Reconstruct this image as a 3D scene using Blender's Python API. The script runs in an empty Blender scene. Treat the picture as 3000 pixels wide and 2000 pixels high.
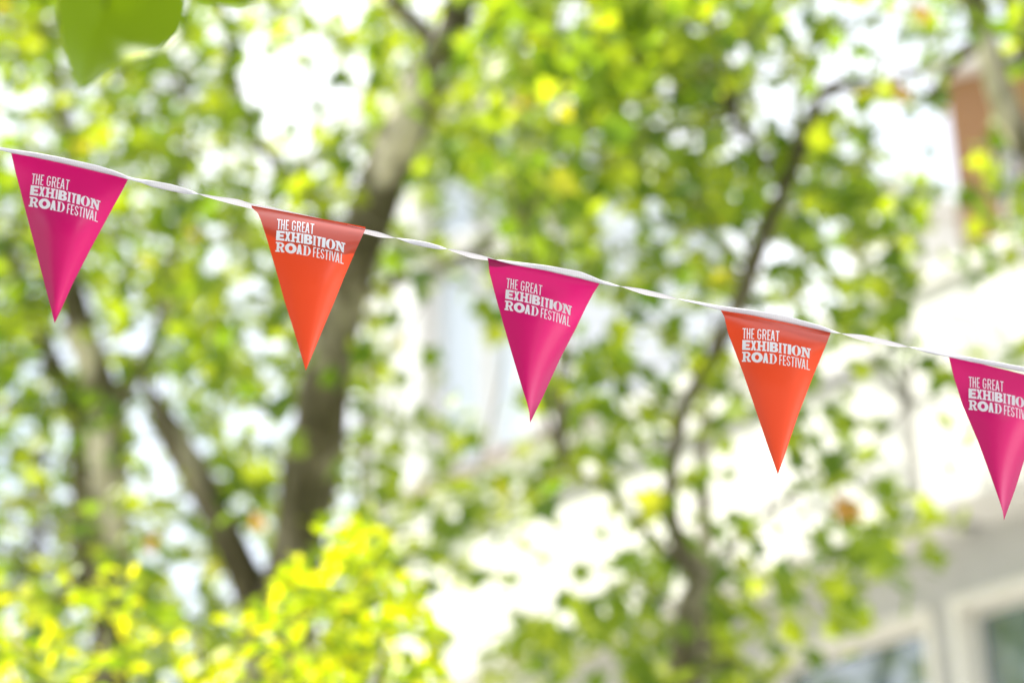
import bpy, math, random
import numpy as np
from mathutils import Vector, Matrix
from mathutils.geometry import tessellate_polygon

random.seed(7); RNG = np.random.default_rng(11)
S = bpy.context.scene
COL = S.collection

# ------------------------------------------------------------------ camera
PITCH, ROLL, LENS, FPX = math.radians(22), math.radians(2.3), 85.0, 85/36*3000
CAM = Vector((0, 0, 1.6))
FW = Vector((0, math.cos(PITCH), math.sin(PITCH)))
R0 = Vector((1, 0, 0)); U0 = Vector((0, -math.sin(PITCH), math.cos(PITCH)))
RT = R0*math.cos(ROLL) - U0*math.sin(ROLL)
UP = R0*math.sin(ROLL) + U0*math.cos(ROLL)
cam = bpy.data.cameras.new('camera'); co = bpy.data.objects.new('camera', cam); COL.objects.link(co)
m = Matrix((RT, UP, -FW)).transposed().to_4x4(); m.translation = CAM; co.matrix_world = m
cam.lens = LENS; cam.sensor_width = 36; cam.clip_end = 2000; cam.clip_start = 0.05
cam.dof.use_dof = True; cam.dof.focus_distance = 4.04; cam.dof.aperture_fstop = 1.8
S.camera = co
FD = 4.07                                        # depth of the bunting

# ------------------------------------------------------------------ light
SUN = Vector((-0.60, 0.24, 0.76)).normalized()
S.world = bpy.data.worlds.new("World"); S.world.use_nodes = True
nt = S.world.node_tree; bg = nt.nodes['Background']
sky = nt.nodes.new('ShaderNodeTexSky'); sky.sky_type = 'NISHITA'; sky.sun_disc = False
sky.sun_elevation = math.asin(SUN.z); sky.sun_rotation = math.atan2(SUN.x, SUN.y)
sky.air_density = 1.0; sky.dust_density = 2.0; sky.ozone_density = 1.0
tc = nt.nodes.new('ShaderNodeTexCoord'); ns = nt.nodes.new('ShaderNodeTexNoise'); ns.inputs['Scale'].default_value = 3.5
ns.inputs['Detail'].default_value = 6
rp = nt.nodes.new('ShaderNodeValToRGB'); rp.color_ramp.elements[0].position = .28; rp.color_ramp.elements[1].position = .56
mx = nt.nodes.new('ShaderNodeMixRGB'); mx.inputs[2].default_value = (7.0, 7.15, 7.5, 1)
nt.links.new(tc.outputs['Generated'], ns.inputs['Vector']); nt.links.new(ns.outputs['Fac'], rp.inputs[0])
nt.links.new(rp.outputs[0], mx.inputs[0]); nt.links.new(sky.outputs[0], mx.inputs[1]); nt.links.new(mx.outputs[0], bg.inputs[0])
bg.inputs[1].default_value = 0.12
sl = bpy.data.lights.new('sun', 'SUN'); sl.energy = 4.5; sl.angle = math.radians(.5); sl.color = (1, .95, .86)
so = bpy.data.objects.new('sun', sl); COL.objects.link(so); so.rotation_euler = SUN.to_track_quat('Z', 'Y').to_euler()
S.view_settings.view_transform = 'Standard'; S.view_settings.look = 'None'
S.view_settings.exposure = 1.38; S.view_settings.gamma = 1
S.render.engine = 'CYCLES'
S.cycles.max_bounces = 8; S.cycles.transmission_bounces = 6; S.cycles.diffuse_bounces = 4

# ------------------------------------------------------------------ helpers
def at(x, y, d):
    x, y, d = float(x), float(y), float(d)
    return CAM + d*(FW + (x-1500)/FPX*RT + (1000-y)/FPX*UP)
def ray(x, y):
    x, y = float(x), float(y)
    return (FW + (x-1500)/FPX*RT + (1000-y)/FPX*UP)
def on_plane(x, y, p0, n):
    r = ray(x, y); return CAM + r*((p0-CAM).dot(n)/r.dot(n))
def tag(o, label=None, cat=None, group=None, kind=None):
    for k, v in (('label', label), ('category', cat), ('group', group), ('kind', kind)):
        if v: o[k] = v
    return o
def empty(name, loc):
    o = bpy.data.objects.new(name, None); COL.objects.link(o); o.location = loc; o.empty_display_size = .1
    return o
def build(name, v, f, mat, parent=None, smooth=False, cols=None):
    me = bpy.data.meshes.new(name); me.from_pydata([tuple(p) for p in v], [], f)
    if cols is not None:
        a = me.color_attributes.new('tone', 'FLOAT_COLOR', 'POINT')
        a.data.foreach_set('color', np.asarray(cols, dtype=np.float32).ravel())
    me.materials.append(mat)
    if smooth: me.polygons.foreach_set('use_smooth', [True]*len(me.polygons))
    me.update()
    o = bpy.data.objects.new(name, me); COL.objects.link(o)
    if parent:
        o.parent = parent
        if parent.parent is None: o.matrix_parent_inverse = Matrix.Translation(-parent.location)
    return o
def mat(name, col=(.5, .5, .5), rough=.6, spec=.5, **k):
    m = bpy.data.materials.new(name); m.use_nodes = True
    b = m.node_tree.nodes['Principled BSDF']
    b.inputs['Base Color'].default_value = (*col, 1); b.inputs['Roughness'].default_value = rough
    b.inputs['Specular IOR Level'].default_value = spec
    return m
def N(m, t, **k):
    n = m.node_tree.nodes.new(t)
    for a, b in k.items(): n.inputs[a.replace('_', ' ')].default_value = b
    return n
def L(m, a, b): m.node_tree.links.new(a, b)
def ramp(m, stops):
    r = m.node_tree.nodes.new('ShaderNodeValToRGB'); e = r.color_ramp.elements
    e[0].position, e[0].color = stops[0][0], (*stops[0][1], 1); e[1].position, e[1].color = stops[-1][0], (*stops[-1][1], 1)
    for p, c in stops[1:-1]:
        q = e.new(p); q.color = (*c, 1)
    return r
def noisy(name, c1, c2, scale, rough=.8, bump=0, detail=5, spec=.3):
    m = mat(name, c1, rough, spec); b = m.node_tree.nodes['Principled BSDF']
    t = N(m, 'ShaderNodeTexCoord'); n = N(m, 'ShaderNodeTexNoise', Scale=scale, Detail=detail)
    L(m, t.outputs['Object'], n.inputs['Vector'])
    r = ramp(m, [(.35, c1), (.65, c2)]); L(m, n.outputs['Fac'], r.inputs[0]); L(m, r.outputs[0], b.inputs['Base Color'])
    if bump:
        bp = N(m, 'ShaderNodeBump', Strength=bump, Distance=.02); L(m, n.outputs['Fac'], bp.inputs['Height']); L(m, bp.outputs[0], b.inputs['Normal'])
    return m
def leafmat(name, lo, mid, hi, trans=.5, gain=1.0, gloss=.3):
    m = mat(name, mid, .45, gloss); nt = m.node_tree; b = nt.nodes['Principled BSDF']; out = nt.nodes['Material Output']
    at_ = nt.nodes.new('ShaderNodeAttribute'); at_.attribute_name = 'tone'
    r = ramp(m, [(0, lo), (.5, mid), (.93, hi), (.96, (.30, .17, .06)), (1, (.33, .2, .08))])
    L(m, at_.outputs['Fac'], r.inputs[0])
    L(m, r.outputs[0], b.inputs['Base Color'])
    tr = nt.nodes.new('ShaderNodeBsdfTranslucent'); g = nt.nodes.new('ShaderNodeMixRGB'); g.blend_type = 'MULTIPLY'; g.inputs[0].default_value = 1
    g.inputs[2].default_value = (2.6*gain, 2.1*gain, .8*gain, 1)
    L(m, r.outputs[0], g.inputs[1]); L(m, g.outputs[0], tr.inputs[0])
    ms = nt.nodes.new('ShaderNodeMixShader'); ms.inputs[0].default_value = trans
    L(m, b.outputs[0], ms.inputs[1]); L(m, tr.outputs[0], ms.inputs[2]); L(m, ms.outputs[0], out.inputs[0])
    return m

M = {}
M['leaf'] = leafmat('plane_leaf', (.05, .115, .008), (.118, .21, .012), (.26, .36, .02), gain=1.08, gloss=.6)
M['leaf_far'] = leafmat('far_leaf', (.085, .145, .04), (.14, .215, .045), (.22, .30, .06), gain=.8, gloss=.6)
M['leaf_near'] = leafmat('near_leaf', (.13, .24, .004), (.14, .26, .004), (.15, .27, .005), trans=.6, gain=.6, gloss=.1)
M['leaf_yellow'] = leafmat('lime_leaf', (.09, .18, .01), (.22, .33, .008), (.42, .48, .01), trans=.5, gain=.86)
M['bark'] = mat('plane_bark', (.2, .18, .12), .85, .2)
def bark():
    m = M['bark']; b = m.node_tree.nodes['Principled BSDF']
    t = N(m, 'ShaderNodeTexCoord'); mp = N(m, 'ShaderNodeMapping'); mp.inputs['Scale'].default_value = (1, 1, .45)
    n = N(m, 'ShaderNodeTexNoise', Scale=4.0, Detail=3.0, Roughness=.55); n2 = N(m, 'ShaderNodeTexNoise', Scale=30., Detail=6.)
    L(m, t.outputs['Object'], mp.inputs[0]); L(m, mp.outputs[0], n.inputs['Vector']); L(m, mp.outputs[0], n2.inputs['Vector'])
    r = ramp(m, [(.40, (.09, .08, .043)), (.47, (.14, .125, .075)), (.56, (.18, .16, .105)), (.62, (.36, .33, .23)), (.70, (.42, .39, .28))])
    L(m, n.outputs['Fac'], r.inputs[0])
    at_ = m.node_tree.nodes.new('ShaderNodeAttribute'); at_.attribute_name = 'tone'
    pm = N(m, 'ShaderNodeMixRGB'); pm.inputs[2].default_value = (.74, .68, .53, 1)  # cream peeled bark, brightened to paint sunlight onto the leaning trunk
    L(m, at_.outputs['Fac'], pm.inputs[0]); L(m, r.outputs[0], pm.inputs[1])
    x = N(m, 'ShaderNodeMixRGB'); x.blend_type = 'OVERLAY'; x.inputs[0].default_value = .5
    L(m, pm.outputs[0], x.inputs[1]); L(m, n2.outputs['Fac'], x.inputs[2]); L(m, x.outputs[0], b.inputs['Base Color'])
    bp = N(m, 'ShaderNodeBump', Strength=.6, Distance=.02); L(m, n2.outputs['Fac'], bp.inputs['Height']); L(m, bp.outputs[0], b.inputs['Normal'])
bark()
M['white_wall'] = noisy('white_render', (.80, .79, .76), (.86, .85, .83), 1.2, .8)
M['grey_wall'] = noisy('grey_shaded_concrete', (.54, .535, .54), (.60, .595, .60), 2.0, .85)  # concrete grey that also paints in the shade below the overhang
M['dark_trim'] = noisy('grey_metal', (.22, .22, .23), (.27, .27, .28), 3, .5)
M['brown_metal'] = noisy('brown_metal', (.20, .13, .10), (.28, .19, .15), 3, .6)
M['stone'] = noisy('pale_stone', (.66, .63, .58), (.76, .73, .69), 2.5, .85, .2)
M['cream'] = noisy('cream_frame', (.88, .85, .79), (.92, .89, .84), 3, .5)
M['brick'] = mat('brick', (.4, .2, .12), .85)
def brick():
    m = M['brick']; b = m.node_tree.nodes['Principled BSDF']
    t = N(m, 'ShaderNodeTexCoord'); mp = N(m, 'ShaderNodeMapping'); mp.inputs['Rotation'].default_value = (math.radians(90), 0, 0)
    k = N(m, 'ShaderNodeTexBrick', Scale=4.0); k.inputs['Color1'].default_value = (.32, .155, .055, 1); k.inputs['Color2'].default_value = (.26, .12, .045, 1)
    k.inputs['Mortar'].default_value = (.30, .20, .12, 1)
    L(m, t.outputs['Object'], mp.inputs[0]); L(m, mp.outputs[0], k.inputs['Vector']); L(m, k.outputs['Color'], b.inputs['Base Color'])
brick()
M['dark_brick'] = noisy('dark_brick', (.05, .032, .025), (.08, .05, .038), 4, .9)
M['road_concrete'] = noisy('road_concrete', (.12, .12, .12), (.17, .168, .165), 8, .95, .3)
M['glass'] = mat('window_glass', (.06, .11, .13), .05, 1.0)
M['glass'].node_tree.nodes['Principled BSDF'].inputs['IOR'].default_value = 2.0
M['lawn'] = noisy('grass_ground', (.06, .11, .02), (.10, .15, .03), 3, .95, .4)
M['paving'] = noisy('paving_stone', (.34, .32, .29), (.44, .42, .38), 5, .85, .2)

# flags
def vinyl(name, col, tr, tcol):
    m = mat(name, col, .30, .6); nt = m.node_tree; b = nt.nodes['Principled BSDF']; out = nt.nodes['Material Output']
    b.inputs['Coat Weight'].default_value = .35; b.inputs['Coat Roughness'].default_value = .26
    t = nt.nodes.new('ShaderNodeTexNoise'); t.inputs['Scale'].default_value = 900; t.inputs['Detail'].default_value = 2
    tcn = nt.nodes.new('ShaderNodeTexCoord'); L(m, tcn.outputs['Object'], t.inputs['Vector'])
    bp = N(m, 'ShaderNodeBump', Strength=.06, Distance=.001); L(m, t.outputs['Fac'], bp.inputs['Height']); L(m, bp.outputs[0], b.inputs['Normal'])
    tl = nt.nodes.new('ShaderNodeBsdfTranslucent'); tl.inputs[0].default_value = (*tcol, 1)
    ms = nt.nodes.new('ShaderNodeMixShader'); ms.inputs[0].default_value = tr
    L(m, b.outputs[0], ms.inputs[1]); L(m, tl.outputs[0], ms.inputs[2]); L(m, ms.outputs[0], out.inputs[0])
    return m
M['magenta'] = vinyl('magenta_vinyl', (.185, .0, .048), .25, (.60, .0, .15))
M['orange'] = vinyl('orange_vinyl', (.42, .037, .008), .22, (.82, .07, .015))
M['print'] = mat('white_print', (.90, .93, .96), .45, .4)
def printm():
    m = M['print']; nt = m.node_tree; tl = nt.nodes.new('ShaderNodeBsdfTranslucent'); tl.inputs[0].default_value = (.8, .8, .82, 1)
    ms = nt.nodes.new('ShaderNodeMixShader'); ms.inputs[0].default_value = .04
    L(m, nt.nodes['Principled BSDF'].outputs[0], ms.inputs[1]); L(m, tl.outputs[0], ms.inputs[2]); L(m, ms.outputs[0], nt.nodes['Material Output'].inputs[0])
printm()
M['ribbon'] = mat('woven_ribbon', (.82, .81, .83), .8, .2)
def ribm():
    m = M['ribbon']; nt = m.node_tree; b = nt.nodes['Principled BSDF']; out = nt.nodes['Material Output']
    a = nt.nodes.new('ShaderNodeAttribute'); a.attribute_name = 'tone'
    mt = N(m, 'ShaderNodeMath'); mt.operation = 'MULTIPLY'; mt.inputs[1].default_value = 2*math.pi
    sn = N(m, 'ShaderNodeMath'); sn.operation = 'SINE'
    L(m, a.outputs['Fac'], mt.inputs[0]); L(m, mt.outputs[0], sn.inputs[0])
    bp = N(m, 'ShaderNodeBump', Strength=.5, Distance=.0006); L(m, sn.outputs[0], bp.inputs['Height']); L(m, bp.outputs[0], b.inputs['Normal'])
    r = ramp(m, [(0, (.74, .72, .75)), (1, (.86, .86, .88))]); L(m, sn.outputs[0], r.inputs[0]); L(m, r.outputs[0], b.inputs['Base Color'])
    tl = nt.nodes.new('ShaderNodeBsdfTranslucent'); tl.inputs[0].default_value = (.8, .8, .82, 1)
    ms = nt.nodes.new('ShaderNodeMixShader'); ms.inputs[0].default_value = .45
    L(m, b.outputs[0], ms.inputs[1]); L(m, tl.outputs[0], ms.inputs[2]); L(m, ms.outputs[0], out.inputs[0])
ribm()

# ------------------------------------------------------------------ ground
def sheet(name, x0, x1, y0, y1, z, m, n=1):
    v = [(x0, y0, z), (x1, y0, z), (x1, y1, z), (x0, y1, z)]
    return tag(build(name, v, [(0, 1, 2, 3)], m), kind='structure')
sheet('ground', -900, 900, -900, 900, 0, M['lawn'])
sheet('road', -60, 60, -12, 6.0, .004, M['road_concrete'])
sheet('pavement', -60, 60, 6.0, 60, .13, M['paving'])
sheet('kerb', -60, 60, 5.9, 6.0, .128, M['stone'])

# ------------------------------------------------------------------ buildings
def boxv(v, f, o, ex, ey, ez, a, b):
    """box in the frame o + ex*s + ey*t + ez*z from corner a to corner b"""
    i = len(v)
    for z in (a[2], b[2]):
        for s, t in ((a[0], a[1]), (b[0], a[1]), (b[0], b[1]), (a[0], b[1])):
            v.append(o + ex*s + ey*t + ez*z)
    f += [tuple(i+k for k in q) for q in ((3, 2, 1, 0), (4, 5, 6, 7), (0, 1, 5, 4), (1, 2, 6, 5), (2, 3, 7, 6), (3, 0, 4, 7))]
class Facade:
    """a wall through pixel (px, py) at depth d, whose run recedes `ang` degrees to the left of the view"""
    def __init__(s, px, py, d, ang):
        a = math.radians(ang)
        s.o = at(px, py, d); s.o.z = 0
        s.ex = Vector((math.sin(a), -math.cos(a), 0))       # towards the right of the picture
        s.n = Vector((-math.cos(a), -math.sin(a), 0))       # outwards, to the camera
        s.ez = Vector((0, 0, 1))
    def st(s, x, y, t=0):
        p = on_plane(x, y, s.o + s.n*t, s.n) - s.o
        return p.dot(s.ex), p.z
    def box(s, name, bs, mat, parent):
        v, f = [], []
        for (s0, s1, t0, t1, z0, z1) in bs: boxv(v, f, s.o, s.ex, s.n, s.ez, (s0, t0, z0), (s1, t1, z1))
        return build(name, v, f, mat, parent)

B = Facade(2745, 1600, 20.0, 40)
sA, zroof = B.st(2750, 830, .5)
_, zedge = B.st(2890, 1468, .5)
s0 = B.st(1270, 1400)[0]; s1 = B.st(3000, 1400)[0] + 6
g0 = B.st(2696, 1250, .5)[0]; g1 = B.st(2745, 1250, .5)[0]
b = empty('rendered_building', B.o); tag(b, 'white rendered building with a grey lower wall and cream framed windows at lower right', 'building')
# windows: (left, right, top) in wall coordinates
wA0 = B.st(2250, 1950)[0]; wA1 = B.st(2745, 1850)[0]; zt = B.st(2560, 1835)[1]
wB0 = B.st(2805, 1850)[0]; wB1 = wB0 + (wA1-wA0)
ww = wA1-wA0; gap = wB0-wA1
wins = [(wA0, wA1), (wB0, wB1)] + [(wA0-(k)*(ww+gap), wA1-(k)*(ww+gap)) for k in (1, 2, 3)] + [(wB0+(ww+gap), wB1+(ww+gap))]
wins.sort(); zb = zt-1.5
# lower wall as pieces round the openings
pcs = []; cur = s0
for a_, c_ in wins:
    pcs.append((cur, a_, -.3, 0, 0, zedge+.05)); cur = c_
    pcs.append((a_, c_, -.3, 0, zt, zedge+.05)); pcs.append((a_, c_, -.3, 0, 0, zb))
pcs.append((cur, s1, -.3, 0, 0, zedge+.05))
pcs.append((s0, s1, -6, -.3, 0, zroof-.4))
B.box('wall', pcs, M['grey_wall'], b)
B.box('upper_wall', [(s0-.1, g0, -.3, .75, zedge, zroof-.12), (g1, s1, -.3, .75, zedge, zroof-.12)], M['white_wall'], b)
B.box('parapet', [(s0-.15, g0-.02, -.35, .82, zroof-.12, zroof), (g1+.02, s1, -.35, .82, zroof-.12, zroof)], M['white_wall'], b)
B.box('recess_panel', [(g0, g1, -.28, .45, zedge+.02, zroof-.2)], M['dark_trim'], b)
B.box('coping', [(s0-.14, B.st(1830, 1200, .5)[0], .3, .86, zroof+.003, zroof+.07)], M['brown_metal'], b)
B.box('string_course', [(s0-.12, g0-.05, .75, .80, zroof-.62, zroof-.52)], M['dark_trim'], b)
for a_, c_ in wins:
    w = .085
    fr = B.box('window', [(a_, c_, -.22, .09, zt-w, zt), (a_, c_, -.22, .09, zb, zb+w), (a_, a_+w, -.22, .07, zb+w, zt-w), (c_-w, c_, -.22, .07, zb+w, zt-w)], M['cream'], b)
    B.box('inner_frame', [(a_+w, c_-w, -.2, -.10, zt-w-.05, zt-w-.003), (a_+w, a_+w+.05, -.2, -.10, zb+w, zt-w-.05), (c_-w-.05, c_-w, -.2, -.1, zb+w, zt-w-.05)], M['white_wall'], fr)
    B.box('pane', [(a_+w+.05, c_-w-.05, -.18, -.15, zb+w, zt-w-.05)], M['glass'], fr)

# pale stone pilastered block far behind, seen between the trunks
def pier_block(name, label, x0, x1, ytop, ybot, d, ang, npier, fins):
    F = Facade((x0+x1)/2, (ytop+ybot)/2, d, ang)
    e = empty(name, F.o); tag(e, label, 'building')
    a0 = F.st(x0, ybot)[0]; a1 = F.st(x1, ybot)[0]; zt_ = F.st((x0+x1)/2, ytop)[1]
    F.box('wall', [(a0, a1, -5, 0, 0, zt_-.1)], M['stone'], e)
    F.box('cornice', [(a0-.15, a1+.15, -5.1, .35, zt_-.1, zt_+.25)], M['stone'], e)
    wd = (a1-a0)/(npier*2-1)
    for k in range(npier):
        F.box('pilaster', [(a0+2*k*wd, a0+(2*k+1)*wd, 0.003, .3, 0, zt_-.1)], M['white_wall'], e)
    for k in range(npier-1):
        z = zt_-1.2
        for j in range(3):
            F.box('window', [(a0+(2*k+1)*wd+.04, a0+(2*k+2)*wd-.04, .003, .04, z-2.6*j, z-2.6*j+.5)], M['dark_trim'], e)
    return F
Q = Facade(1350, 900, 40, 60)
qb = empty('glazed_building', Q.o); tag(qb, 'pale glazed building with tall white piers seen right of the leaning trunk', 'building')
M['sky_glass'] = mat('painted_sky_glazing', (.62, .68, .74), .25, .8); M['sky_glass'].node_tree.nodes['Principled BSDF'].inputs['IOR'].default_value = 1.5  # pale base colour paints in the sky reflected by the glazing
qx = lambda x: Q.st(x, 1000)[0]
qt = Q.st(1350, 330)[1]
Q.box('wall', [(qx(1090), qx(1640), -7, -.3, 0, qt)], M['sky_glass'], qb)
Q.box('cornice', [(qx(1085), qx(1645), -7.1, .5, qt, qt+.5)], M['white_wall'], qb)
for a_, c_ in ((1090, 1112), (1128, 1166), (1182, 1246), (1560, 1580), (1615, 1640)):
    Q.box('pier', [(qx(a_), qx(c_), -.3, .25, 0, qt)], M['white_wall'], qb)
Q.box('mullion', [(qx(1256), qx(1266), -.3, .1, 0, qt)], M['stone'], qb)
Q.box('mullion', [(qx(1410), qx(1416), -.3, .05, 0, qt)], M['stone'], qb)
for yy in (760, 1500):
    zz = Q.st(1350, yy)[1]
    Q.box('spandrel', [(qx(1268), qx(1410), -.29, .0, zz, zz+.5), (qx(1416), qx(1560), -.29, .0, zz, zz+.5)], M['stone'], qb)
pier_block('stone_tower', 'slim white stone tower rising behind the roof between the trees', 2555, 2665, 560, 1200, 45, 35, 2, 0)

# brick block at the right
K = Facade(2860, 520, 34, 70)
kb = empty('brick_building', K.o); tag(kb, 'tall red brick building behind the white roof at far right', 'building')
k0 = K.st(2795, 500)[0]; k1 = K.st(2926, 500)[0]; k2 = K.st(2988, 500)[0]; kt = K.st(2860, 215)[1]
zw0 = K.st(2950, 700)[1]; zw1 = K.st(2950, 400)[1]
K.box('wall', [(k0, k1, -6, 0, 0, kt), (k1, k2, -6, 0, 0, zw0), (k1, k2, -6, 0, zw1, kt), (k2, k2+8, -6, 0, 0, kt)], M['brick'], kb)
K.box('cornice', [(k0-.12, k2+8, -6.1, .3, kt, kt+.3)], M['stone'], kb)
fr = K.box('window', [(k1, k1+.05, -.3, .05, zw0, zw1), (k2-.05, k2, -.3, .05, zw0, zw1), (k1+.05, k2-.05, -.3, .08, zw0, zw0+.08), (k1+.05, k2-.05, -.3, .08, zw1-.08, zw1)], M['stone'], kb)
K.box('pane', [(k1+.05, k2-.05, -.25, -.2, zw0+.08, zw1-.08)], M['glass'], fr)

# invented house, unseen behind the camera, added to darken flag reflections and front light
hb = empty('added_house', (0, -13, 0)); tag(hb, 'dark brick house added out of view behind the camera to darken flag reflections', 'house')
Hh = Facade(1500, 1000, 1, 0); Hh.o = Vector((0, -13, 0)); Hh.ex = Vector((1, 0, 0)); Hh.n = Vector((0, 1, 0))
Hh.box('wall', [(-12, 12, -8, 0, 0, 17)], M['dark_brick'], hb)
Hh.box('roof', [(-12.3, 12.3, -8.3, .3, 17, 17.4), (-11, 11, -7, -1, 17.4, 19)], M['dark_trim'], hb)
for zz in (1.2, 4.8, 8.4, 12.0):
    for k in range(-4, 5):
        fr = Hh.box('window', [(k*2.5-.6, k*2.5+.6, .003, .08, zz, zz+2)], M['dark_trim'], hb)
        Hh.box('pane', [(k*2.5-.5, k*2.5+.5, .085, .1, zz+.1, zz+1.9)], M['glass'], fr)

# ------------------------------------------------------------------ trees
def smoothpath(P, R, n=6):
    out, rad = [], []
    for i in range(len(P)-1):
        a = P[max(i-1, 0)]; b_ = P[i]; c = P[i+1]; d = P[min(i+2, len(P)-1)]
        for k in range(n):
            t = k/n
            out.append(.5*((2*b_) + (c-a)*t + (2*a-5*b_+4*c-d)*t*t + (3*b_-a-3*c+d)*t**3)); rad.append(R[i]*(1-t)+R[i+1]*t)
    out.append(P[-1]); rad.append(R[-1]); return out, rad
def tube(v, f, P, R, seg=12, rough=.05, n=6):
    P, R = smoothpath(P, R, n); i0 = len(v); ref = Vector((.3, 1, .1))
    for i, p in enumerate(P):
        t = (P[min(i+1, len(P)-1)]-P[max(i-1, 0)]).normalized()
        s = t.cross(ref).normalized(); q = t.cross(s)
        for k in range(seg):
            a = 2*math.pi*k/seg
            r = R[i]*(1+rough*math.sin(a*2+i*.35)+rough*.8*math.sin(a*3-i*.6)+random.uniform(-.4, .4)*rough)
            v.append(p+s*(r*math.cos(a))+q*(r*math.sin(a)))
    for i in range(len(P)-1):
        for k in range(seg):
            f.append((i0+i*seg+k, i0+i*seg+(k+1) % seg, i0+(i+1)*seg+(k+1) % seg, i0+(i+1)*seg+k))
    f.append(tuple(i0+k for k in range(seg))[::-1]); f.append(tuple(i0+(len(P)-1)*seg+k for k in range(seg)))
    return P
HALF = [(0, 0), (.17, -.09), (.47, -.01), (.36, .20), (.62, .46), (.31, .50), (.17, .72), (0, 1.0)]
OVAL = [(0, 0), (.15, .10), (.27, .30), (.30, .5), (.24, .72), (.12, .90), (0, 1.0)]
def leaf_template(half):
    pts = [(x, y) for x, y in half]; k = len(pts)
    P = [(x, y, -.10*abs(x)-.16*(y-.3)**2) for x, y in pts]+[(-x, y, -.10*abs(x)-.16*(y-.3)**2) for x, y in pts[1:-1]]
    f1 = tuple(range(k)); f2 = (0,)+(k-1,)+tuple(range(2*k-3, k-1, -1))
    return np.array(P), [f1, f2]
TPL = leaf_template(HALF); TPO = leaf_template(OVAL)
def leaves(name, pos, size, mat_, parent, tpl=TPL, upb=.5, tint=None):
    T, F = tpl; n = len(pos); pos = np.asarray(pos)
    nz = RNG.normal(size=(n, 3)); nz[:, 2] += upb*1.6; nz /= np.linalg.norm(nz, axis=1)[:, None]
    d = RNG.normal(size=(n, 3)); d[:, 2] -= .5; d -= (d*nz).sum(1)[:, None]*nz; d /= np.linalg.norm(d, axis=1)[:, None]
    x = np.cross(d, nz); sz = size*RNG.uniform(.65, 1.2, n)
    W = pos[:, None, :]+sz[:, None, None]*(T[None, :, 0, None]*x[:, None]+(T[None, :, 1, None]-.4)*d[:, None]+T[None, :, 2, None]*nz[:, None])
    V = W.reshape(-1, 3); k = len(T); Fc = []
    for i in range(n):
        for q in F: Fc.append(tuple(i*k+j for j in q))
    tn = RNG.uniform(0, .94, n); tn[RNG.random(n) < .003] = .98
    c = np.repeat(tn, k); cols = np.stack([c, c, c, np.ones_like(c)], 1)
    return build(name, V, Fc, mat_, parent, cols=cols)

GRID = """
787777634325488868887873435578
866884633377788888787737222558
355884611229986789978742223327
455888711454477676557426622215
436785344557985553733367630214
777777545579427755577778775336
777768665676413876625475874346
777777377664324774456244453136
788767837764333344446554463111
977567638753113321464556523111
544758748863200136156436048125
787657424932502676336544130621
767645325933542036653557564065
446623574955432556434124530130
346623984947667855364312572720
548863686645544312446333567500
678875504773362311464442488000
387785456864311227767765662000
765656566583534566687634320000
776766666784413546788755200110
""".split()
assert all(len(r) == 30 for r in GRID), [len(r) for r in GRID]
G = np.array([[int(c) for c in r] for r in GRID], float)/9
def gval(x, y):
    """leaf cover at a pixel, mirrored outside the frame"""
    gx, gy = x/100-.5, y/100-.5
    def ref(i, n):
        i = i % (2*n); return i if i < n else 2*n-1-i
    x0, y0 = math.floor(gx), math.floor(gy); fx, fy = gx-x0, gy-y0
    g = lambda a, b_: G[ref(b_, 20), ref(a, 30)]
    return (g(x0, y0)*(1-fx)+g(x0+1, y0)*fx)*(1-fy)+(g(x0, y0+1)*(1-fx)+g(x0+1, y0+1)*fx)*fy

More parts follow.
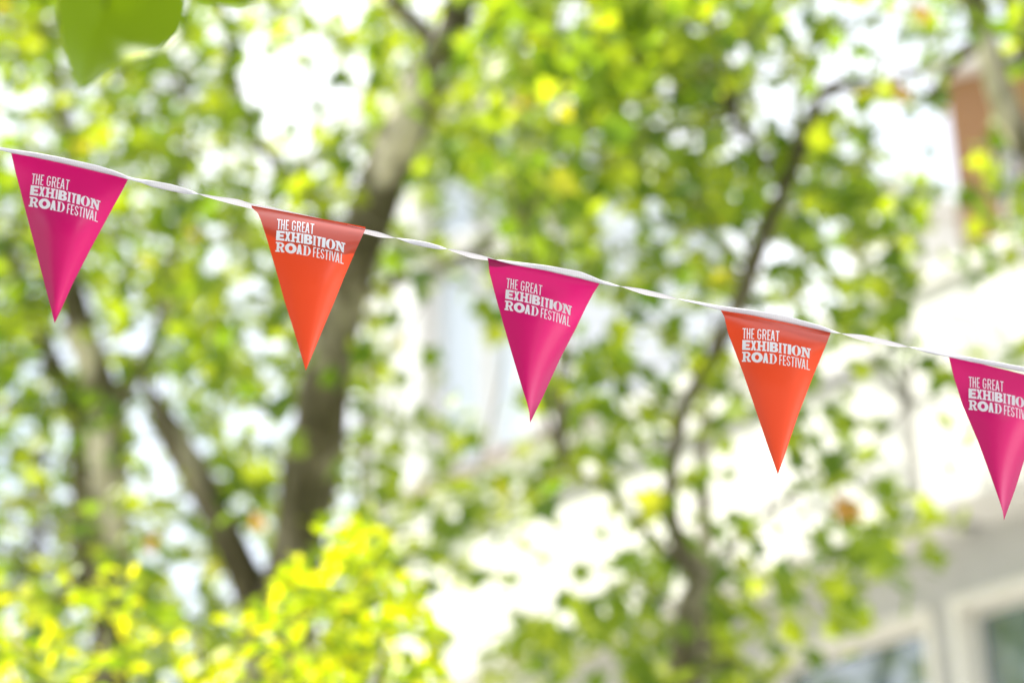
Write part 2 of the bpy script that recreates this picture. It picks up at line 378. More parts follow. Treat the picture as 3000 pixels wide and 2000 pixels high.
TREES = {
 'lean': dict(name='plane_tree', label='plane tree with the thick mottled trunk that leans right behind the second flag', peel_and_sun=[(1185, 330, 58, 170), (1125, 470, 34, 90)], x=900, d=12.5, dr=1.6,  # peeled patches that also carry painted sunlight on the trunk's left
   limbs=[([(790, 2150, 0), (830, 1820, 0), (880, 1560, 0), (925, 1350, 0), (955, 1120, -.1), (1000, 900, -.1), (1060, 700, -.2), (1120, 530, -.2), (1175, 400, -.3), (1240, 260, -.3), (1310, 130, -.4), (1350, 0, -.4), (1370, -250, -.5)],
            [105, 95, 78, 76, 72, 70, 66, 66, 68, 64, 50, 42, 30]),
           ([(810, 1960, .1), (740, 1740, .1), (650, 1540, .1), (560, 1370, .1), (490, 1250, .1), (455, 1180, .15), (420, 1110, .2)], [62, 54, 48, 46, 40, 24, 10]),
           ([(955, 1120, .2), (880, 1300, .25), (860, 1500, .25), (850, 1700, .2)], [26, 44, 46, 46]),
           ([(1300, 150, -.4), (1180, 30, -.2), (1050, -150, 0)], [26, 20, 12]),
           ([(1040, 750, -.2), (900, 560, .2), (760, 420, .3), (690, 250, .4), (660, 60, .5), (600, -150, .6)], [22, 18, 14, 14, 10, 8]),
           ([(1000, 880, 0), (1180, 820, -.3), (1380, 740, -.5), (1560, 600, -.7), (1720, 380, -.9), (1850, 120, -1)], [18, 14, 11, 9, 7, 5])]),
 'left': dict(name='plane_tree', label='upright plane tree with a beige patched trunk at the left edge', peel_and_sun=[(225, 1040, 70, 90), (285, 1330, 40, 130), (330, 1500, 40, 120)], x=150, d=13.6, dr=1.4,
   limbs=[([(330, 2150, 0), (330, 1850, 0), (325, 1600, 0), (320, 1400, 0), (310, 1220, 0), (265, 1050, 0), (230, 940, 0), (180, 700, 0), (200, 400, .1), (120, 100, .2), (100, -250, .3)],
            [66, 62, 58, 56, 54, 50, 42, 28, 17, 12, 8]),
           ([(240, 1750, .3), (240, 1400, .35), (215, 1200, .4), (120, 980, .5), (20, 700, .6)], [34, 36, 34, 22, 12]),
           ([(300, 1250, 0), (400, 1100, -.2), (480, 900, -.3), (520, 650, -.4), (560, 300, -.4)], [18, 16, 13, 10, 6])]),
 'slim': dict(name='plane_tree', label='slim dark curving tree behind and left of the fourth flag', x=2050, d=11.2, dr=1.5,
   limbs=[([(2010, 2250, 0), (2008, 1960, 0), (2020, 1780, 0), (2045, 1700, 0), (1990, 1600, 0), (1965, 1480, 0), (1975, 1320, 0), (2010, 1180, 0), (2080, 1060, .05), (2150, 930, .1), (2205, 780, .1), (2260, 640, .1), (2310, 520, .1), (2360, 400, .15), (2400, 290, .2), (2450, 255, .2)],
            [52, 46, 40, 30, 25, 22, 19, 19, 20, 24, 24, 22, 20, 20, 18, 26]),
           ([(2440, 258, .2), (2560, 250, .2), (2700, 200, .3), (2850, 120, .3)], [20, 12, 9, 6]),
           ([(2300, 540, .1), (2200, 420, .2), (2120, 240, .3), (2080, 0, .3), (2020, -250, .3)], [18, 14, 12, 9, 6]),
           ([(2040, 1700, 0), (1900, 1560, -.3), (1760, 1420, -.5), (1650, 1370, -.6)], [14, 10, 7, 4]),
           ([(2060, 1690, 0), (2200, 1540, .1), (2350, 1430, .2), (2520, 1340, .2), (2660, 1180, .2)], [16, 10, 8, 6, 4])]),
 'right': dict(name='plane_tree', label='tree with pale peeling limbs at the top right corner', peel_and_sun=[(2890, 250, 40, 180), (2940, 380, 40, 90)], x=2900, d=11.8, dr=1.2,
   limbs=[([(3350, 1500, 0), (3250, 1000, 0), (3120, 620, 0), (2990, 400, 0), (2930, 270, 0), (2890, 130, 0), (2850, 0, 0), (2800, -250, 0)], [70, 62, 50, 40, 38, 36, 36, 28]),
           ([(2890, 120, 0), (2800, 180, .1), (2740, 260, .2), (2640, 330, .3)], [20, 16, 14, 6]),
           ([(3200, 900, 0), (3100, 350, .3), (2990, 120, .4), (2950, -50, .4)], [36, 34, 32, 28])]),
}
def make_tree(key, T):
    d0 = T['d']; v, f = [], []
    base = T['limbs'][0][0][0]; bp = at(base[0], base[1], d0)
    foot = Vector((bp.x+(.25 if key != 'right' else .2), bp.y+.1, 0))
    e = empty(T['name'], foot); tag(e, T['label'], 'tree', 'plane trees behind the bunting')
    node = []
    tv, tf = [], []
    for i, (pts, rad) in enumerate(T['limbs']):
        P = [at(x, y, d0+dz) for x, y, dz in pts]; R = [r*d0/FPX for r in rad]
        if i == 0:
            P = [foot - Vector((0, 0, .1)), foot.lerp(P[0], .12), foot.lerp(P[0], .5)]+P; R = [R[0]*1.7, R[0]*1.25, R[0]*1.08]+R
            node += tube(tv, tf, P, R, 16)
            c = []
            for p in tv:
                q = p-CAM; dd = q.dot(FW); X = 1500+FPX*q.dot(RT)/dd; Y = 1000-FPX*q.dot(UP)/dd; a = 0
                for (cx, cy, rx, ry) in T.get('peel_and_sun', []):
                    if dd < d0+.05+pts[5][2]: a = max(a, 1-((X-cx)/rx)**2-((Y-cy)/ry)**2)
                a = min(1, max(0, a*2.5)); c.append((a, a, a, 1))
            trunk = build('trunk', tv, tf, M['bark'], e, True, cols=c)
        else:
            v, f = [], []; node += tube(v, f, P, R, 12)
            build('limb', v, f, M['bark'], e, True)
    return e, node
roots = {k: make_tree(k, T) for k, T in TREES.items()}

# leaf positions: crowns fill a slab of air 3-4 m deep, thinner where the sky shows through
keys = list(TREES); pos = {k: [] for k in keys}
def tree_of(x, y):
    r = random.gauss(0, 170)
    q = x+r
    if q > 2690: return 'right' if (y < 900 or q > 3100) else 'slim'
    if q > 1480: return 'slim'
    if q > 480: return 'lean'
    return 'left'
for cy in range(-1300, 2300, 50):
    for cx in range(-1500, 4300, 50):
        c = (gval(cx+25, cy+25)-.12)/.88
        inside = -150 < cx < 3150 and -150 < cy < 2000
        if cy > 2000 and cx > 2300: continue
        if c < .03: continue
        c = min(c, .95)
        ox = max(0, -cx-300, cx-3300)/1300; oy = max(0, -cy-300)/1100
        c *= max(0, 1-(ox*ox+oy*oy)*random.uniform(.8, 1.5))
        if c < .03: continue
        lam = -math.log(1-c)*(2.15 if inside else .8)
        for _ in range(np.random.default_rng(abs(cx*7919+cy*31+5)).poisson(lam)):
            x = cx+random.uniform(0, 50); y = cy+random.uniform(0, 50)
            k = tree_of(x, y); T = TREES[k]
            d = T['d']+random.triangular(-T['dr'], T['dr'], .2)
            # keep the pale limbs readable: most leaves over a limb sit behind it
            pos[k].append(tuple(at(x, y, d)))
for k in keys:
    e, node = roots[k]
    pp = np.array(pos[k]); nd = np.array([tuple(p) for p in node])
    # drop leaves that hang in front of the thick limbs seen in the picture
    keep = np.ones(len(pp), bool)
    big = []
    for pts, rad in TREES[k]['limbs']:
        PP, RR = smoothpath([Vector((x, y, 0)) for x, y, z in pts], rad, 6)
        big += [(p.x, p.y, r) for p, r in zip(PP, RR) if r > 19]
    big = np.array(big)
    rel = pp-np.array(CAM); dz = rel@np.array(FW); X = 1500+FPX*(rel@np.array(RT))/dz; Y = 1000-FPX*(rel@np.array(UP))/dz
    for i in range(len(pp)):
        if dz[i] < TREES[k]['d']+.2:
            dd = np.hypot(big[:, 0]-X[i], big[:, 1]-Y[i])-big[:, 2]
            if dd.min() < (45 if k == 'right' else 32) and random.random() < {'right': .97, 'slim': .85}.get(k, .88): keep[i] = False
    pp = pp[keep]
    leaves('crown', pp, .125, M['leaf'], e)
    # twigs that carry the leaves
    v, f = [], []
    for i in RNG.choice(len(pp), min(len(pp)//11, 420), replace=False):
        p = Vector(pp[i]); j = np.argmin(((nd-pp[i])**2).sum(1)); q = Vector(nd[j])
        L_ = (p-q).length
        if L_ > 2.6 or L_ < .15: continue
        mid = q.lerp(p, .5)+Vector((random.gauss(0, .1), random.gauss(0, .1), .12*L_))
        tube(v, f, [q, mid, p], [.004+.005*L_, .003+.003*L_, .0025], 5, 0, 4)
    build('twigs', v, f, M['bark'], e, True)

# two softer trees farther back, filling the gaps on the left
for nm, x0, x1, d0, lab in (('far_tree', 1500, 2620, 16.5, 'soft pale green tree in front of the white roof, behind the slim curving tree'), ('far_tree', -1400, 620, 19, 'soft pale green tree far behind the beige trunk at left'), ('far_tree', 620, 1500, 21, 'soft pale green tree far behind the leaning trunk')):
    cx = (max(x0, -400)+x1)/2; ft_ = at(cx, 2000, d0); ft_.z = 0
    e = empty(nm, ft_); tag(e, lab, 'tree', 'soft trees farther back')
    v, f = [], []; tube(v, f, [ft_, ft_+Vector((.1, 0, 3)), at(cx, 1500, d0), at(cx+40, 900, d0)], [.14, .11, .06, .02], 10); build('trunk', v, f, M['bark'], e, True)
    pp = []
    for _ in range(9000 if x0 < 0 else 5200):
        x = random.uniform(x0, x1+120); y = random.uniform(-1200, 2500); c = gval(x, y)
        if x0 == 1500 and y > 900: c -= .6
        if random.random() < (c-.15)*1.4: pp.append(tuple(at(x+random.gauss(0, 20), y, d0+random.uniform(-1.5, 1.5))))
    leaves('crown', pp, .17, M['leaf_far'], e)

# ------------------------------------------------------------------ sunlit shrub at the bottom left
TOP = [(-900, 1760), (-300, 1700), (0, 1690), (100, 1760), (220, 1690), (370, 1640), (440, 1730), (500, 1830), (620, 1850), (720, 1740), (830, 1690), (930, 1580), (1040, 1520), (1150, 1590), (1235, 1690), (1290, 1830), (1330, 2100), (1340, 2600)]
sx, sy = zip(*TOP)
sh_foot = at(500, 2000, 8.4); sh_foot.z = 0
sh = empty('lime_shrub', sh_foot); tag(sh, 'tall sunlit yellow green shrub along the bottom left', 'shrub')
sp = []
for _ in range(12000):
    x = random.uniform(-900, 1350); y = random.uniform(1450, 3000); tp = np.interp(x, sx, sy)
    if y < tp+random.gauss(0, 25): continue
    if y > 2100 and random.random() < .45: continue
    # clumps with gaps
    cl = math.sin(x*.021+1.3)*math.sin(y*.026+.4)+.6*math.sin(x*.047+y*.03)
    if cl < -.55 and y < 2050 and random.random() < .85: continue
    if x < 760 and random.random() < .58: continue
    if 380 < x < 700 and y < 1900 and random.random() < .4: continue
    sp.append(tuple(at(x, y, 8.4+random.uniform(-.8, .9))))
leaves('foliage', sp, .072, M['leaf_yellow'], sh, TPO, .9)
for k in range(7):
    px = -500+k*270; q = at(px, 1850, 8.5+random.uniform(-.3, .3)); b0 = sh_foot+Vector(((k-3)*.16, random.uniform(-.2, .2), -.05))
    v, f = [], []; tube(v, f, [b0, b0.lerp(q, .45)+Vector((0, 0, .35)), q], [.035, .025, .008], 8)
    build('stem', v, f, M['bark'], sh, True)

# ------------------------------------------------------------------ overhanging foreground branch (top left)
ft = Vector((-2.6, 3.4, 0))
fg = empty('overhanging_tree', ft); tag(fg, 'young tree whose big blurred green leaf hangs into the top left corner', 'tree')
tip = at(330, -260, 2.75)
v, f = [], []; tube(v, f, [ft-Vector((0, 0, .1)), ft+Vector((.05, 0, 1.3)), ft+Vector((0, .1, 2.6)), ft+Vector((.1, .1, 4.2))], [.11, .085, .07, .04], 12)
build('trunk', v, f, M['bark'], fg, True)
v, f = [], []; tube(v, f, [ft+Vector((0, .08, 2.5)), ft.lerp(tip, .5)*1+Vector((0, 0, 1.9)), tip, at(700, -240, 2.8), at(1000, -420, 2.9)], [.035, .018, .008, .005, .003], 8)
build('limb', v, f, M['bark'], fg, True)
lp = []
for _ in range(420):
    c = ft+Vector((random.gauss(0, .5), random.gauss(0, .55), random.gauss(4.3, .5)))
    q = c-CAM; dd = max(q.dot(FW), .1); X = 1500+FPX*q.dot(RT)/dd; Y = 1000-FPX*q.dot(UP)/dd
    if -450 < X < 3450 and -450 < Y < 2450: continue      # the boughs stay clear of the bunting
    lp.append(tuple(c))
leaves('crown', lp, .15, M['leaf_near'], fg)
def big_leaf(name, px, d, mat_, parent, fold=.03):
    """one leaf: outline points in pixels, first half left of the midrib, then right"""
    left, right, rib = px
    v = []; f = []
    a0, a1 = at(*rib[0], d), at(*rib[1], d)
    n = -FW
    k = len(left)
    for side, dz in ((left, 1), (right, -1)):
        for i, p in enumerate(side):
            t = i/(k-1); r = (rib[0][0]*(1-t)+rib[1][0]*t, rib[0][1]*(1-t)+rib[1][1]*t)
            for s in (0, .5, 1):
                q = (r[0]*(1-s)+p[0]*s, r[1]*(1-s)+p[1]*s)
                v.append(at(q[0], q[1], d+dz*fold*(s**1.5)+.02*t))
    for h in (0, 1):
        o = h*k*3
        for i in range(k-1):
            for s in (0, 1):
                f.append((o+i*3+s, o+i*3+s+1, o+(i+1)*3+s+1, o+(i+1)*3+s))
    tn = np.full((len(v), 4), .5)
    return build(name, v, f, mat_, parent, True, cols=tn)
big_leaf('leaf', ([(140, -190), (152, -90), (165, 0), (172, 75), (185, 140), (205, 200), (236, 262)],
                  [(430, -240), (540, -110), (545, 10), (528, 90), (470, 150), (360, 175), (236, 262)],
                  [(360, -230), (236, 262)]), 2.75, M['leaf_near'], fg, .07)
v, f = [], []; tube(v, f, [at(360, -230, 2.747), at(330, -90, 2.75), at(305, 30, 2.755)], [.003, .002, .0008], 6); build('midrib', v, f, M['leaf_far'], fg, True)
v, f = [], []; tube(v, f, [tip, at(325, -230, 2.75), at(328, -200, 2.75)], [.003, .003, .002], 6)
build('leaf_stalk', v, f, M['bark'], fg, True)
big_leaf('leaf', ([(480, -260), (500, -200), (520, -100), (540, -40), (580, 0), (640, 12), (700, 20)],
                  [(640, -260), (720, -230), (780, -160), (800, -90), (790, -40), (760, 0), (700, 20)],
                  [(560, -250), (700, 20)]), 2.9, M['leaf_near'], fg, .03)

# ------------------------------------------------------------------ ribbon
RIB = [  # x, top, bottom, direction of twist, depth offset
 (-420, 345, 362, 1, 0), (-300, 370, 390, 1, 0), (-160, 402, 408, -1, 0), (-60, 420, 431, -1, 0), (0, 431, 440, -1, 0), (35, 437, 449, -1, -.004), (100, 446, 461, -1, -.004), (180, 461, 478, -1, -.004), (285, 484, 503, -1, -.004), (340, 502, 516, -1, -.004), (376, 518, 526, -1, -.003),
 (410, 525, 534, -1, 0), (450, 530, 549, -1, 0), (500, 539, 560, -1, 0), (550, 554, 569, -1, 0), (592, 569, 573, 1, 0), (640, 577, 587, 1, 0), (700, 585, 603, 1, .002), (735, 597, 611, 1, .004), (800, 608, 624, 1, .006), (900, 632, 648, 1, .006), (1000, 654, 668, 1, .006), (1071, 672, 685, 1, .003),
 (1110, 680, 695, 1, 0), (1168, 697, 701, -1, 0), (1210, 702, 716, -1, 0), (1250, 709, 725, -1, 0), (1290, 720, 732, -1, 0), (1318, 729, 733, 1, 0), (1380, 741, 756, 1, 0), (1430, 753, 763, 1, 0), (1465, 760, 766, -1, -.002), (1500, 765, 775, -1, -.004), (1600, 777, 793, -1, -.004), (1700, 795, 816, -1, -.004), (1760, 820, 831, -1, -.004),
 (1800, 832, 839, -1, 0), (1828, 839, 842, 1, 0), (1890, 848, 864, 1, 0), (1945, 862, 874, 1, 0), (2000, 876, 881, -1, 0), (2060, 886, 895, -1, 0), (2112, 896, 909, -1, -.003), (2200, 907, 923, -1, -.004), (2300, 924, 944, -1, -.004), (2400, 952, 966, -1, -.004), (2440, 967, 976, -1, -.003),
 (2475, 977, 980, 1, 0), (2530, 981, 998, 1, 0), (2575, 991, 1007, 1, 0), (2630, 1005, 1016, 1, 0), (2672, 1016, 1020, -1, 0), (2720, 1022, 1034, -1, 0), (2777, 1036, 1045, -1, -.003), (2850, 1047, 1061, -1, -.004), (3000, 1074, 1089, -1, -.004), (3095, 1108, 1124, -1, -.003), (3150, 1124, 1129, 1, 0), (3300, 1146, 1166, 1, 0), (3500, 1190, 1200, 1, 0)]
def depth(x): return FD*(1+.030*(x-1500)/1500)
def ribbon():
    W = .0063; K_ = []
    for x, t, b_, sg, off in RIB:
        h = (b_-t)/2*depth(x)/FPX; c = max(-1, min(1, h/W))
        th = math.acos(c)*(1 if sg < 0 else -1)
        K_.append((x, (t+b_)/2, th, off))
    K_ = np.array(K_); xs = np.arange(-420, 3500, 4.)
    def ci(col):
        # smooth cubic (Catmull-like) via interpolation then small blur
        y = np.interp(xs, K_[:, 0], K_[:, col]); kk = np.hanning(9); kk /= kk.sum()
        yp = np.pad(y, 4, mode='edge'); return np.convolve(yp, kk, 'valid')
    my, off = ci(1), ci(3)
    # go through edge-on (90 degrees) where the twist direction changes
    th = K_[:, 2].copy()
    cc = np.cos(th); ss = np.sin(th)
    seq = [th[0]]
    for i in range(1, len(th)):
        a = th[i]; p = seq[-1]
        opts = [a, a+math.pi, a-math.pi, a+2*math.pi, a-2*math.pi]
        seq.append(min(opts, key=lambda o: abs(o-p)))
    thi = np.interp(xs, K_[:, 0], seq); kk = np.hanning(11); kk /= kk.sum(); thi = np.convolve(np.pad(thi, 5, mode='edge'), kk, 'valid')
    v, f, c = [], [], []
    for i, x in enumerate(xs):
        d = depth(x)+off[i]; p = at(x, my[i], d)
        e = UP*math.cos(thi[i])+FW*math.sin(thi[i])
        s = x*1.0/5.2
        for k in (-1, -.5, 0, .5, 1):
            v.append(p+e*(W*k)); c.append((s, s, s, 1))
    for i in range(len(xs)-1):
        for k in range(4): f.append((i*5+k, i*5+k+1, i*5+k+6, i*5+k+5))
    o = build('bunting_ribbon', v, f, M['ribbon'], None, True, cols=c)
    md = o.modifiers.new('thickness', 'SOLIDIFY'); md.thickness = .0005; md.offset = 0
    tag(o, 'twisted white woven ribbon carrying the pennant flags across the picture', 'ribbon')
ribbon()

# ------------------------------------------------------------------ lettering outlines (x 0..1 within the letter, y 0..1)
def arc(cx, cy, rx, ry, a0, a1, n=12, p=1.0):
    out = []
    for i in range(n+1):
        a = math.radians(a0+(a1-a0)*i/n); c, s = math.cos(a), math.sin(a)
        out.append((cx+rx*math.copysign(abs(c)**p, c), cy+ry*math.copysign(abs(s)**p, s)))
    return out
def stroke(path, hw, hh):
    """offset an open path; hw = half thickness of upright strokes, hh = of level strokes"""
    Lf, Rt = [], []
    for i, p in enumerate(path):
        a = path[max(i-1, 0)]; b_ = path[min(i+1, len(path)-1)]
        tx, ty = b_[0]-a[0], b_[1]-a[1]; l = math.hypot(tx, ty) or 1
        nx, ny = -ty/l, tx/l
        Lf.append((p[0]+nx*hw, p[1]+ny*hh)); Rt.append((p[0]-nx*hw, p[1]-ny*hh))
    return Lf+Rt[::-1]
def rect(a, b_, c, d): return [(a, b_), (c, b_), (c, d), (a, d)]
def letter(ch, w, tx, ty):
    """w = box width in cap heights, tx, ty stroke thickness in cap heights (x normalised by w)"""
    x = tx/w; y = ty
    if ch == 'I': return [([(0, 0), (1, 0), (1, 1), (0, 1)], [])]
    if ch == 'T': return [([(.5-x/2, 0), (.5+x/2, 0), (.5+x/2, 1-y), (1, 1-y), (1, 1), (0, 1), (0, 1-y), (.5-x/2, 1-y)], [])]
    if ch == 'H': h = .5; return [([(0, 0), (x, 0), (x, h-y/2), (1-x, h-y/2), (1-x, 0), (1, 0), (1, 1), (1-x, 1), (1-x, h+y/2), (x, h+y/2), (x, 1), (0, 1)], [])]
    if ch == 'E': return [([(0, 0), (1, 0), (1, y), (x, y), (x, .5-y/2), (.88, .5-y/2), (.88, .5+y/2), (x, .5+y/2), (x, 1-y), (1, 1-y), (1, 1), (0, 1)], [])]
    if ch == 'F': return [([(0, 0), (x, 0), (x, .48-y/2), (.88, .48-y/2), (.88, .48+y/2), (x, .48+y/2), (x, 1-y), (1, 1-y), (1, 1), (0, 1)], [])]
    if ch == 'L': return [([(0, 0), (1, 0), (1, y), (x, y), (x, 1), (0, 1)], [])]
    if ch == 'V': return [([(.5-x*.55, 0), (.5+x*.55, 0), (1, 1), (1-x*1.05, 1), (.5, .26), (x*1.05, 1), (0, 1)], [])]
    if ch == 'A':
        k = .5-x*.62; c1 = .24; c2 = c1+y
        def lx(yy, o): return k*yy+o
        xi = x*1.1
        return [([(0, 0), (xi, 0), (xi+k*c1*.9, c1), (1-xi-k*c1*.9, c1), (1-xi, 0), (1, 0), (1-k, 1), (k, 1)],
                 [[(xi+k*c2*.95, c2), (1-xi-k*c2*.95, c2), (.5, min(.86, c2+(.5-xi-k*c2*.95)/(k)*1.0))]])]
    if ch == 'O': return [(arc(.5, .5, .5, .52, 0, 360, 40)[:-1], [arc(.5, .5, .5-x, .52-y, 0, 360, 32)[:-1]])]
    if ch == 'X': m_ = .5; return [([(0, 0), (x, 0), (m_, .5-.5*x*.95), (1-x, 0), (1, 0), (.5+x*.48, .5), (1, 1), (1-x, 1), (m_, .5+.5*x*.95), (x, 1), (0, 1), (.5-x*.48, .5)], [])]
    if ch == 'B':
        o = [(0, 0)]+arc(.62, .275, .38, .275, -90, 62, 10)+arc(.58, .745, .36, .255, -52, 90, 10)+[(0, 1)]
        h1 = [(x, y)]+arc(.60, .285, .38-x*.98, .285-y, -90, 90, 8)+[(x, .57-y)]
        h2 = [(x, .43+y)]+arc(.57, .735, .36-x*.95, .265-y, -90, 90, 8)+[(x, 1-y)]
        h1 = [(x, y)]+arc(.60, y+(.5-y*1.5)/2, .38-x*.98, (.5-y*1.5)/2, -90, 90, 8)+[(x, .5-y/2)]
        h2 = [(x, .5+y/2)]+arc(.57, .5+y/2+(.5-y*1.5)/2, .36-x*.95, (.5-y*1.5)/2, -90, 90, 8)+[(x, 1-y)]
        return [(o, [h1, h2])]
    if ch == 'R':
        o = [(0, 0), (x, 0), (x, .44), (.46, .44), (1-x*1.05, 0), (1, 0), (.70, .47)]+arc(.55, .73, .43, .27, -52, 90, 10)+[(0, 1)]
        h = [(x, .44+y)]+arc(.52, (.44+y+1-y)/2, max(.43-x*.75, .1), (1-y-.44-y)/2, -90, 90, 8)+[(x, 1-y)]
        return [(o, [h])]
    if ch == 'S':
        p = arc(.5, .72, .5-x/2, .28-y/2, 12, 90, 6)+arc(.5, .72, .5-x/2, .28-y/2, 98, 200, 9)+[(.36, .56), (.62, .45)]+arc(.5, .28, .5-x/2, .28-y/2, 20, -90, 9)[0:]+arc(.5, .28, .5-x/2, .28-y/2, -98, -190, 8)
        return [(stroke(p, x/2, y/2), [])]
    if ch == 'G':
        p = arc(.5, .73, .5-x/2, .27-y/2, 8, 180, 14)+arc(.5, .27, .5-x/2, .27-y/2, 180, 352, 14)
        q = stroke(p, x/2, y/2)
        # bar is a second piece butted on the terminal
        e1, e2 = p[-1], p[-1]
        return [(q, []), ([(1-x, .27-.01), (1, .27-.01), (1, .52), (.52, .52), (.52, .52-y), (1-x, .52-y)], [])]
    # slab and contrast forms
    if ch == 'Hs':
        s = y; a = .13; 
        return [([(0, 0), (.44, 0), (.44, s), (a+x, s), (a+x, .5-s*.55), (1-a-x, .5-s*.55), (1-a-x, s), (.56, s), (.56, 0), (1, 0), (1, s), (1-a, s), (1-a, 1-s), (1, 1-s), (1, 1), (.56, 1), (.56, 1-s), (1-a-x, 1-s), (1-a-x, .5+s*.55), (a+x, .5+s*.55), (a+x, 1-s), (.44, 1-s), (.44, 1), (0, 1), (0, 1-s), (a, 1-s), (a, s), (0, s)], [])]
    if ch == 'Is':
        s = y; return [([(0, 0), (1, 0), (1, s*.6), (.5+x/2, s*1.8), (.5+x/2, 1-s*1.8), (1, 1-s*.6), (1, 1), (0, 1), (0, 1-s*.6), (.5-x/2, 1-s*1.8), (.5-x/2, s*1.8), (0, s*.6)], [])]
    if ch == 'Ns':
        s = y; a = .12; xs = x*.75
        return [([(0, 0), (.44, 0), (.44, s), (a+xs, s), (a+xs, .66), (.70, 0), (1-a, 0), (1-a, 1-s), (1, 1-s), (1, 1), (.58, 1), (.58, 1-s), (1-a-xs*.8, 1-s), (1-a-xs*.8, .45), (.42, 1), (0, 1), (0, 1-s), (a, 1-s), (a, s), (0, s)], [])]
    if ch == 'Rs':
        s = y; a = .12
        o = [(0, 0), (.48, 0), (.48, s), (a+x, s), (a+x, .40), (.50, .40), (.66, 0), (1, 0), (1, s), (.90, s), (.74, .43)]+arc(.56, .72, .38, .28, -50, 90, 10)+[(0, 1), (0, 1-s), (a, 1-s), (a, s), (0, s)]
        h = [(a+x, .40+s)]+arc(.52, (1.40)/2, .38-x*.8, (1-s-.40-s)/2, -90, 90, 8)+[(a+x, 1-s)]
        return [(o, [h])]
    if ch == 'Ds':
        o = [(0, 0)]+arc(.45, .5, .55, .5, -90, 90, 18)+[(0, 1), (0, .95), (.12, .9), (.12, .1), (0, .05)]
        h = [(.12+x, .05)]+arc(.50, .5, .50-x*.95, .45, -90, 90, 14)+[(.12+x, .95)]
        return [(o, [h])]
    if ch == 'Oc': return [(arc(.5, .5, .5, .52, 0, 360, 40)[:-1], [arc(.5, .5, .5-x, .52-y, 0, 360, 32)[:-1]])]
TEXT = []   # (kind, x0, x1, y0, y1, tx, ty)
def row(items, y0, y1, tx, ty):
    for it in items:
        ch, a, b_ = it[:3]; t1, t2 = (it[3], it[4]) if len(it) > 3 else (tx, ty)
        TEXT.append((ch, a, b_, y0, y1, t1, t2))
row([('T', 0, .40), ('H', .45, .84), ('E', .95, 1.27), ('G', 1.6, 2.02), ('R', 2.14, 2.58), ('E', 2.68, 3.0), ('A', 3.03, 3.50), ('T', 3.58, 3.97)], 1.13, 2.19, .118, .10)
row([('E', 0, .88, .38, .235), ('X', .92, 1.52, .25, .2), ('Hs', 1.54, 2.60, .26, .15), ('I', 2.67, 2.88), ('B', 2.96, 3.88, .36, .20), ('Is', 3.90, 4.29, .21, .07), ('T', 4.35, 4.83, .22, .17), ('I', 4.90, 5.27), ('Oc', 5.32, 6.33, .34, .05), ('Ns', 6.33, 7.39, .27, .15)], 0, 1, .2, .2)
row([('Rs', 0, .97, .27, .15), ('O', 1.0, 2.24, .40, .27), ('A', 2.25, 2.85, .21, .17), ('Ds', 2.92, 3.76, .24, .05), ('F', 4.02, 4.32), ('E', 4.42, 4.74), ('S', 4.82, 5.22), ('T', 5.28, 5.67), ('I', 5.76, 5.88), ('V', 5.95, 6.44), ('A', 6.42, 6.88), ('L', 6.98, 7.34)], -1.18, -.17, .118, .10)
def text_polys():
    out = []
    for ch, x0, x1, y0, y1, tx, ty in TEXT:
        for o, hs in letter(ch, x1-x0, tx, ty):
            cv = lambda q: [(x0+px*(x1-x0), y0+py*(y1-y0)) for px, py in q]
            out.append((cv(o), [cv(h) for h in hs]))
    return out
TP = text_polys()

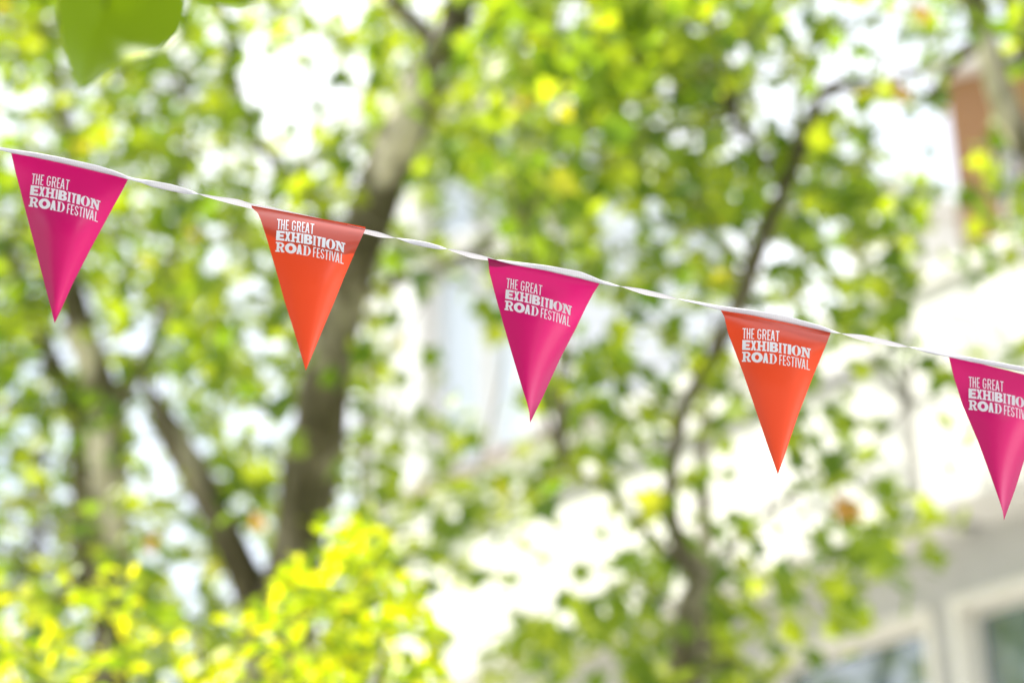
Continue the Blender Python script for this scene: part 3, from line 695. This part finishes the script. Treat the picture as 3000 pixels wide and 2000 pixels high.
# ------------------------------------------------------------------ flags
def curve(pts):
    P = np.array(pts, float); s = np.r_[0, np.cumsum(np.hypot(*np.diff(P, axis=0).T))]; s /= s[-1]
    return lambda v: (np.interp(v, s, P[:, 0]), np.interp(v, s, P[:, 1]))
def sm(a, b_, x):
    t = min(1, max(0, (x-a)/(b_-a))); return t*t*(3-2*t)
def flag(label, left, right, mat_, text, shoulder, fold, tipd, top=-.025):
    A, Bp, T = left[0], right[0], left[-1]
    P0, P1, P2 = at(*A, depth(A[0])), at(*Bp, depth(Bp[0])), at(*T, depth(T[0])+tipd)
    n = (P1-P0).cross(P2-P0).normalized()
    if n.dot(FW) > 0: n = -n
    Mi = np.linalg.inv(np.array([[A[0], Bp[0], T[0]], [A[1], Bp[1], T[1]], [1, 1, 1]], float))
    def surf(x, y, lift=0):
        a, b_, c = Mi@np.array([x, y, 1.]); c_ = min(.985, max(-.03, c)); u = b_/max(a+b_, .02) if (a+b_) > 0.02 else .5
        u = min(1.3, max(-.3, u))
        return on_plane(x, y, P0+n*(shoulder(u, max(c_, 0))+fold(u, max(c_, 0))), n)+n*lift
    Lc, Rc = curve(left), curve(right); nu, nv = 36, 70; v, f = [], []
    for j in range(nv+1):
        t = top+(1-top)*j/nv if False else (j-1)/(nv-1)
        if j == 0:
            dx = (-1.5, -7)   # tucked up behind the ribbon
            l = (left[0][0]+dx[0], left[0][1]+dx[1]); r = (right[0][0]-1, right[0][1]-6)
        else:
            l, r = Lc(t), Rc(t)
        for i in range(nu+1):
            u = i/nu; v.append(surf(l[0]*(1-u)+r[0]*u, l[1]*(1-u)+r[1]*u))
    for j in range(nv):
        for i in range(nu):
            a = j*(nu+1)+i; f.append((a, a+nu+1, a+nu+2, a+1))
    mid = (P0+P1)/2
    e = empty('pennant_flag', mid); tag(e, label, 'flag', 'pennant flags along the white ribbon')
    o = build('cloth', v, f, mat_, e, True)
    # print
    O, Re, Tl = [np.array(q, float) for q in text]
    ux = (Re-O)/7.39; uy = Tl-O
    tv, tf = [], []
    for outer, holes in TP:
        polys = [[Vector((x, y, 0)) for x, y in outer]]+[[Vector((x, y, 0)) for x, y in h] for h in holes]
        flat = [p for q in polys for p in q]
        tris = [tuple((flat[k].x, flat[k].y) for k in t) for t in tessellate_polygon(polys)]
        for _ in range(5):
            nt_ = []; done = True
            for t in tris:
                e_ = [math.dist(t[i], t[(i+1) % 3]) for i in range(3)]; k = max(range(3), key=lambda i: e_[i])
                if e_[k] > .34:
                    done = False; a, b_, c = t[k], t[(k+1) % 3], t[(k+2) % 3]; m_ = ((a[0]+b_[0])/2, (a[1]+b_[1])/2)
                    nt_ += [(a, m_, c), (m_, b_, c)]
                else: nt_.append(t)
            tris = nt_
            if done: break
        idx = {}
        for t in tris:
            ii = []
            for p in t:
                key = (round(p[0], 5), round(p[1], 5))
                if key not in idx:
                    s = key[0]/7.39; yy = key[1]+.18*4*s*(1-s)
                    q = O+ux*key[0]+uy*yy
                    idx[key] = len(tv); tv.append(surf(q[0], q[1], .0005))
                ii.append(idx[key])
            a, b_, c = (tv[k] for k in ii)
            if (b_-a).cross(c-a).dot(n) < 0: ii.reverse()
            tf.append(tuple(ii))
    build('lettering', tv, tf, M['print'], e, False)
    return e
def g(x, c, w): return math.exp(-((x-c)/w)**2)
# fold = relief in metres towards the camera
def fold_m(c0, c1, wd, A, ls=.3, lu=.3, v0=.0, v1=.45, end=1.2, k=.05):
    """the right side rolls back over a ridge at u = c0..c1, the left side tilts by ls over 0..lu"""
    def h(u, v):
        w = .2*(1-v)+.012; env = sm(v0, v1, v)*(1-sm(end-.25, end, v))*(1-sm(.86, 1, v)); c = c0*(1-v)+c1*v
        st = -A*w/(1+math.exp(-(u-c)/wd))
        uu = max(-.2, min(1.2, u)); lf = ls*w*lu*math.tanh((uu-lu*.3)/lu)
        return env*(st+lf) + k*w*env*math.sin(math.pi*uu)
    return h
flag('leftmost magenta pennant flag, hanging straight with a soft crease',
     [(33, 449), (46, 507), (64, 575), (85, 657), (114, 768), (143, 879), (160, 946)],
     [(376, 524), (357, 561), (314, 639), (264, 732), (214, 829), (179, 907), (160, 946)], M['magenta'],
     [(87.4, 571.2), (291.5, 617.8), (90.6, 542.5)], lambda u, v: -.008*sm(0, .25, v), fold_m(.98, .66, .075, .20, .35, .32, end=1.1), -.05)
flag('orange pennant flag with a curled top corner, in front of the leaning trunk',
     [(738, 609), (755, 624), (764, 645), (780, 694), (804, 775), (832, 876), (864, 978), (896, 1085)],
     [(1071, 671), (1046, 725), (1008, 813), (987, 866), (952, 950), (924, 1018), (896, 1085)], M['orange'],
     [(808.4, 703.8), (1010.2, 741.1), (810.1, 675.4)], lambda u, v: .036*(1-math.exp(-v/.055)), fold_m(.97, .84, .05, .17, .12, .2), -.05)
flag('middle magenta pennant flag with a bright pink glow and bent tip',
     [(1430, 763), (1434, 799), (1452, 868), (1472, 940), (1503, 1047), (1531, 1140), (1545, 1183), (1551, 1209), (1553, 1238)],
     [(1756, 832), (1737, 861), (1717, 899), (1686, 964), (1641, 1050), (1593, 1157), (1553, 1238)], M['magenta'],
     [(1479.9, 875), (1673.8, 924.9), (1482, 847.4)], lambda u, v: -.010*sm(0, .22, v)+.006*g(v, .0, .06), fold_m(.98, .36, .095, .34, .10, .3, v1=.35, end=1.4), -.05)
flag('orange pennant flag hanging in front of the pale wall at right',
     [(2112, 909), (2122, 928), (2133, 976), (2152, 1025), (2178, 1095), (2220, 1218), (2252, 1313), (2279, 1389)],
     [(2434, 974), (2420, 1011), (2382, 1102), (2340, 1211), (2308, 1306), (2279, 1389)], M['orange'],
     [(2174, 1024.9), (2374.7, 1050.5), (2174.7, 995.8)], lambda u, v: (.012+.022*u*(1-v)**2)*(1-math.exp(-v/.06)), fold_m(.97, .84, .055, .17, .22, .16), -.05)
flag('magenta pennant flag cut off by the right edge of the picture',
     [(2781, 1049), (2795, 1107), (2820, 1186), (2864, 1289), (2902, 1392), (2929, 1469), (2938, 1499), (2941, 1524)],
     [(3098, 1127), (3060, 1200), (3000, 1350), (2975, 1431), (2941, 1524)], M['magenta'],
     [(2837.5, 1165.8), (3028, 1203), (2837.5, 1137)], lambda u, v: -.008*sm(0, .22, v), fold_m(.98, .36, .09, .30, .12, .3, v1=.35, end=1.4), -.05)
